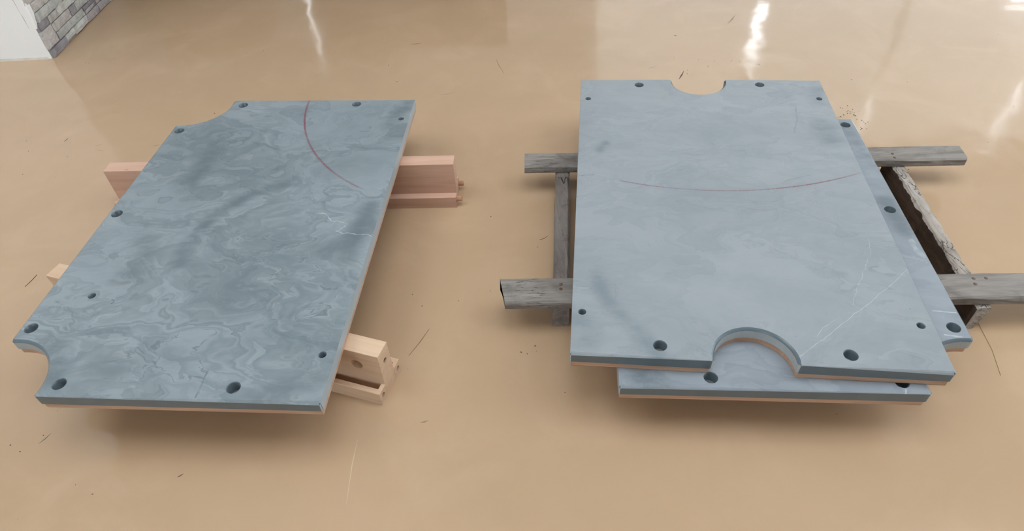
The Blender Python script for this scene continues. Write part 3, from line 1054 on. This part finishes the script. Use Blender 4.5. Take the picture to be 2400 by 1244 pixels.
def bearer(label, left, right, mat, dowels):
    """inverted-T bearer: an upright board between two low rails; local x runs along it"""
    L, Rr = Vector(left), Vector(right)
    ln = (Rr - L).length
    rz = math.atan2(Rr.y - L.y, Rr.x - L.x)
    c = (L + Rr) / 2
    t = thing('wooden_bearer', label, 'wooden bearer', (c.x, c.y, 0), rz, 'pine bearers under the left slab')
    hx = ln / 2
    TOP = ZA - SL_T - BK_T - 0.0005
    RH = 0.051
    bd = box('upright_board', (-hx, -0.029, 0.0), (hx, 0.029, TOP), mat, t, 0.0015)
    # front rail and back rail, with a shallow rebate along the top next to the board
    rails = []
    for s in (-1, 1):
        if dowels:
            prof = [(s * 0.0295, 0.0), (s * 0.066, 0.0), (s * 0.066, RH - 0.003), (s * 0.063, RH), (s * 0.050, RH), (s * 0.046, RH - 0.008), (s * 0.0295, RH - 0.008)]
            rails.append(loft('base_rail', [[(x, y, z) for y, z in prof] for x in (-hx, hx)], mat, t))
        else:
            # lip, web and a slot stopped short of both ends
            secs = []
            for x, zs in ((-hx, RH - 0.0004), (-hx + 0.012, RH - 0.0004), (-hx + 0.0125, 0.012), (hx - 0.0125, 0.012), (hx - 0.012, RH - 0.0004), (hx, RH - 0.0004)):
                secs.append([(x, s * 0.0292, 0.0), (x, s * 0.066, 0.0), (x, s * 0.066, RH - 0.0015), (x, s * 0.0645, RH), (x, s * 0.0500, RH), (x, s * 0.0500, zs), (x, s * 0.0292, zs)])
            rails.append(loft('base_rail', secs, mat, t))
    dark = []
    if dowels:
        for y, z in ((0.048, 0.030), (-0.048, 0.030)):
            bmd = cyl_bm((hx + 0.0105, y, z), (1, 0, 0), 0.0102, 0.021, 20)
            bmesh.ops.bevel(bmd, geom=[e for e in bmd.edges if e.calc_face_angle(0) > 1.0 and max(v.co.x for v in e.verts) > hx + 0.015 and min(v.co.x for v in e.verts) > hx + 0.015],
                            offset=0.0015, segments=1, affect='EDGES')
            from_bm('dowel', bmd, M_DOWEL, t)
    else:
        cut(bd, [cyl_bm((hx - 0.076, 0, 0.118), (0, 1, 0), 0.0185, 0.2), cyl_bm((hx, 0.0, 0.128), (1, 0, 0), 0.0088, 0.06)])
        cut(rails[0], [cyl_bm((hx, -0.049, 0.028), (1, 0, 0), 0.0085, 0.06)])
        cut(rails[1], [cyl_bm((hx, 0.049, 0.028), (1, 0, 0), 0.0085, 0.06)])
    return t


M_DOWEL = mat_wood('dowel_beech', srgb(190, 146, 116), srgb(160, 116, 90), 2.0)
M_PINE_N = pine('pine_near', 1, knots=(((-0.565, 0.014, 0.183), 0.008),), light=srgb(216, 188, 160), dark=srgb(190, 156, 126))
M_PINE_F = pine('pine_far', 3, knots=(((-0.575, -0.022, 0.183), 0.010),), light=srgb(208, 172, 152), dark=srgb(180, 142, 116))
bearer('pine bearer with round holes under the near end of the swirled slate slab', (-1.470, 1.546), (-0.372, 1.1495), M_PINE_N, False)
bearer('pine bearer with two dowel pegs under the far half of the swirled slate slab', (-1.523, 2.103), (-0.1965, 2.034), M_PINE_F, True)

# ------------------------------------------------------------------ weathered pallet under the right stack
pal = thing('pallet', 'grey weathered wooden pallet carrying the two stacked slate slabs', 'pallet', (0.82, 1.7, 0))
po = Vector((0.82, 1.7, 0))
M_OLD = mat_weathered('weathered_grey', srgb(148, 142, 136), srgb(122, 116, 111))
M_OLD_R = mat_weathered('weathered_runner', srgb(142, 134, 128), srgb(112, 105, 100), axis=1, crackle=0.35)
M_OLD_D = mat_weathered('weathered_brown', srgb(178, 171, 163), srgb(146, 136, 127), axis=1, crackle=1.8, tint=srgb(112, 98, 88))
M_BROWN = mat_weathered('shaded_brown_plank_side', srgb(92, 78, 68), srgb(66, 54, 46), axis=1)  # brown sawn side, its shadow darkness put into the colour
M_NAIL = mat_plain('rusty_nail', (0.16, 0.09, 0.06), 0.6, 0.2, 200)
M_INK = mat_plain('black_marker', (0.015, 0.014, 0.014), 0.5)
PT = ZC - SL_T - BK_T - 0.0005      # top of the beams
BT = 0.034
RT = PT - BT


def rough_beam(name, path_l, path_r, z0, z1, mat, n, seed, parent, amp=0.004, round_=0.006, end_cut=None, wane=None, side_mat=None):
    """beam between two side lines (left/back edge and right/front edge of the top), with a worn outline"""
    (a0, a1), (b0, b1) = path_l, path_r
    secs = []
    for i in range(n + 1):
        t = i / n
        A = Vector(a0).lerp(Vector(a1), t)
        B = Vector(b0).lerp(Vector(b1), t)
        ax = (B - A)
        w = ax.length
        ax.normalize()
        along = (Vector(a1) - Vector(a0)).normalized()
        ring = []
        prof = [(0, round_, 0), (0, z1 - z0 - round_, 1), (round_, z1 - z0, 2), (w * 0.5, z1 - z0, 3), (w - round_, z1 - z0, 4), (w, z1 - z0 - round_, 5),
                (w, (z1 - z0) * 0.5, 6), (w, round_, 7), (w - round_ * 0.6, 0, 8), (round_ * 0.6, 0, 9)]
        for u, v, kk in prof:
            q = Vector((t * 22 + seed, kk * 3.7, seed))
            da = amp * noise.noise(q) + amp * 0.45 * noise.noise(q * 2.7) + amp * 0.3 * noise.noise(q * 6.3)
            dz = amp * 0.7 * noise.noise(q + Vector((0, 0, 40)))
            if kk in (2, 3, 4):
                dz = min(0, dz * 0.6)
            if kk in (8, 9):
                dz = 0
            if wane:
                u, v = wane(u, v, kk, t, w, z1 - z0)
            uu = u + (da if kk in (4, 5, 6, 7) else -da if kk in (0, 1) else 0)
            p = A + ax * uu
            if end_cut and kk in end_cut and i == 0:
                p = p + along * end_cut[kk]
            if i in (0, n):
                p = p + along * (0.003 * noise.noise(q * 5))
            ring.append((p.x - po.x, p.y - po.y, max(0.0, z0 + v + dz)))
        secs.append(ring)
    o = loft(name, secs, mat, parent)
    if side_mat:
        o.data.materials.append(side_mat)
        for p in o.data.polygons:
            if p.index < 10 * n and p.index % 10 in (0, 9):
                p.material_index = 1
    return o


far_b = rough_beam('beam', ((0.072, 2.122), (1.709, 2.030)), ((0.066, 2.033), (1.698, 1.942)), RT, PT, M_OLD, 46, 2.0, pal, 0.0045, 0.006)
near_b = rough_beam('beam', ((-0.040, 1.450), (1.80, 1.347)), ((-0.040, 1.346), (1.80, 1.243)), RT, PT, M_OLD, 46, 9.0, pal, 0.005, 0.005,
                    end_cut={4: 0.012, 5: 0.013, 6: 0.013, 7: 0.013, 8: 0.012, 3: 0.0})
# runners stand on the floor under the beams
rough_beam('runner', ((0.118, 1.348), (0.192, 2.110)), ((0.170, 1.348), (0.246, 2.110)), 0.0, RT - 0.0006, M_OLD_R, 30, 15.0, pal, 0.003, 0.007)


def wane(u, v, kk, t, w, h):
    if kk in (6, 7, 8):
        u = u - 0.018 * (1 - v / h)
    return u, v


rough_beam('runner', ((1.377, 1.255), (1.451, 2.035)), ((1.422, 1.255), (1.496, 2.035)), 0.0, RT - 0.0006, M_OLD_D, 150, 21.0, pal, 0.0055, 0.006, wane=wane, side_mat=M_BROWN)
# bark-rough flakes standing off the outer edge of the right runner
rnd = random.Random(8)
# a letter m brushed on the left runner
letter = [(0.1921, 1.9974), (0.2032, 1.9965), (0.2049, 1.9801), (0.2073, 1.9715), (0.2083, 1.9588), (0.2133, 1.9668), (0.2151, 1.9861), (0.2215, 1.9981), (0.228, 1.993), (0.2227, 1.9387)]
wd = [0.0022, 0.005, 0.0045, 0.004, 0.003, 0.0025, 0.0022, 0.0055, 0.0055, 0.0015]
bm = bmesh.new()
rows = []
for i, p in enumerate(letter):
    a, b = Vector(letter[max(0, i - 1)]), Vector(letter[min(len(letter) - 1, i + 1)])
    tt = (b - a).normalized()
    nn = Vector((-tt.y, tt.x)) * wd[i] / 2
    l, r = Vector(p) + nn, Vector(p) - nn
    rows.append([bm.verts.new((q.x - po.x, q.y - po.y, zq)) for q, zq in ((l, RT + 0.0002), (r, RT + 0.0002), (r, RT - 0.003), (l, RT - 0.003))])
for a, b in zip(rows, rows[1:]):
    for i in range(4):
        bm.faces.new((a[i], a[(i + 1) % 4], b[(i + 1) % 4], b[i]))
bm.faces.new(rows[0][::-1])
bm.faces.new(rows[-1])
o = from_bm('painted_letter', bm, M_INK, pal)
o['label'] = 'black hand-drawn letter m'


def nail(x, y, beam):
    bm = bmesh.new()
    bmesh.ops.create_uvsphere(bm, u_segments=12, v_segments=6, radius=0.0056,
                              matrix=Matrix.Translation((x - po.x, y - po.y, PT + 0.0001)) @ Matrix.Diagonal((1, 1, 0.32, 1)))
    from_bm('nail_head', bm, M_NAIL, beam, True)


for x, y in ((1.4425, 1.9948), (1.4395, 1.9704)):
    nail(x, y, far_b)
for x, y in ((0.1484, 1.4089), (0.1466, 1.3889), (1.3968, 1.345), (1.4339, 1.3435), (1.3899, 1.322)):
    nail(x, y, near_b)
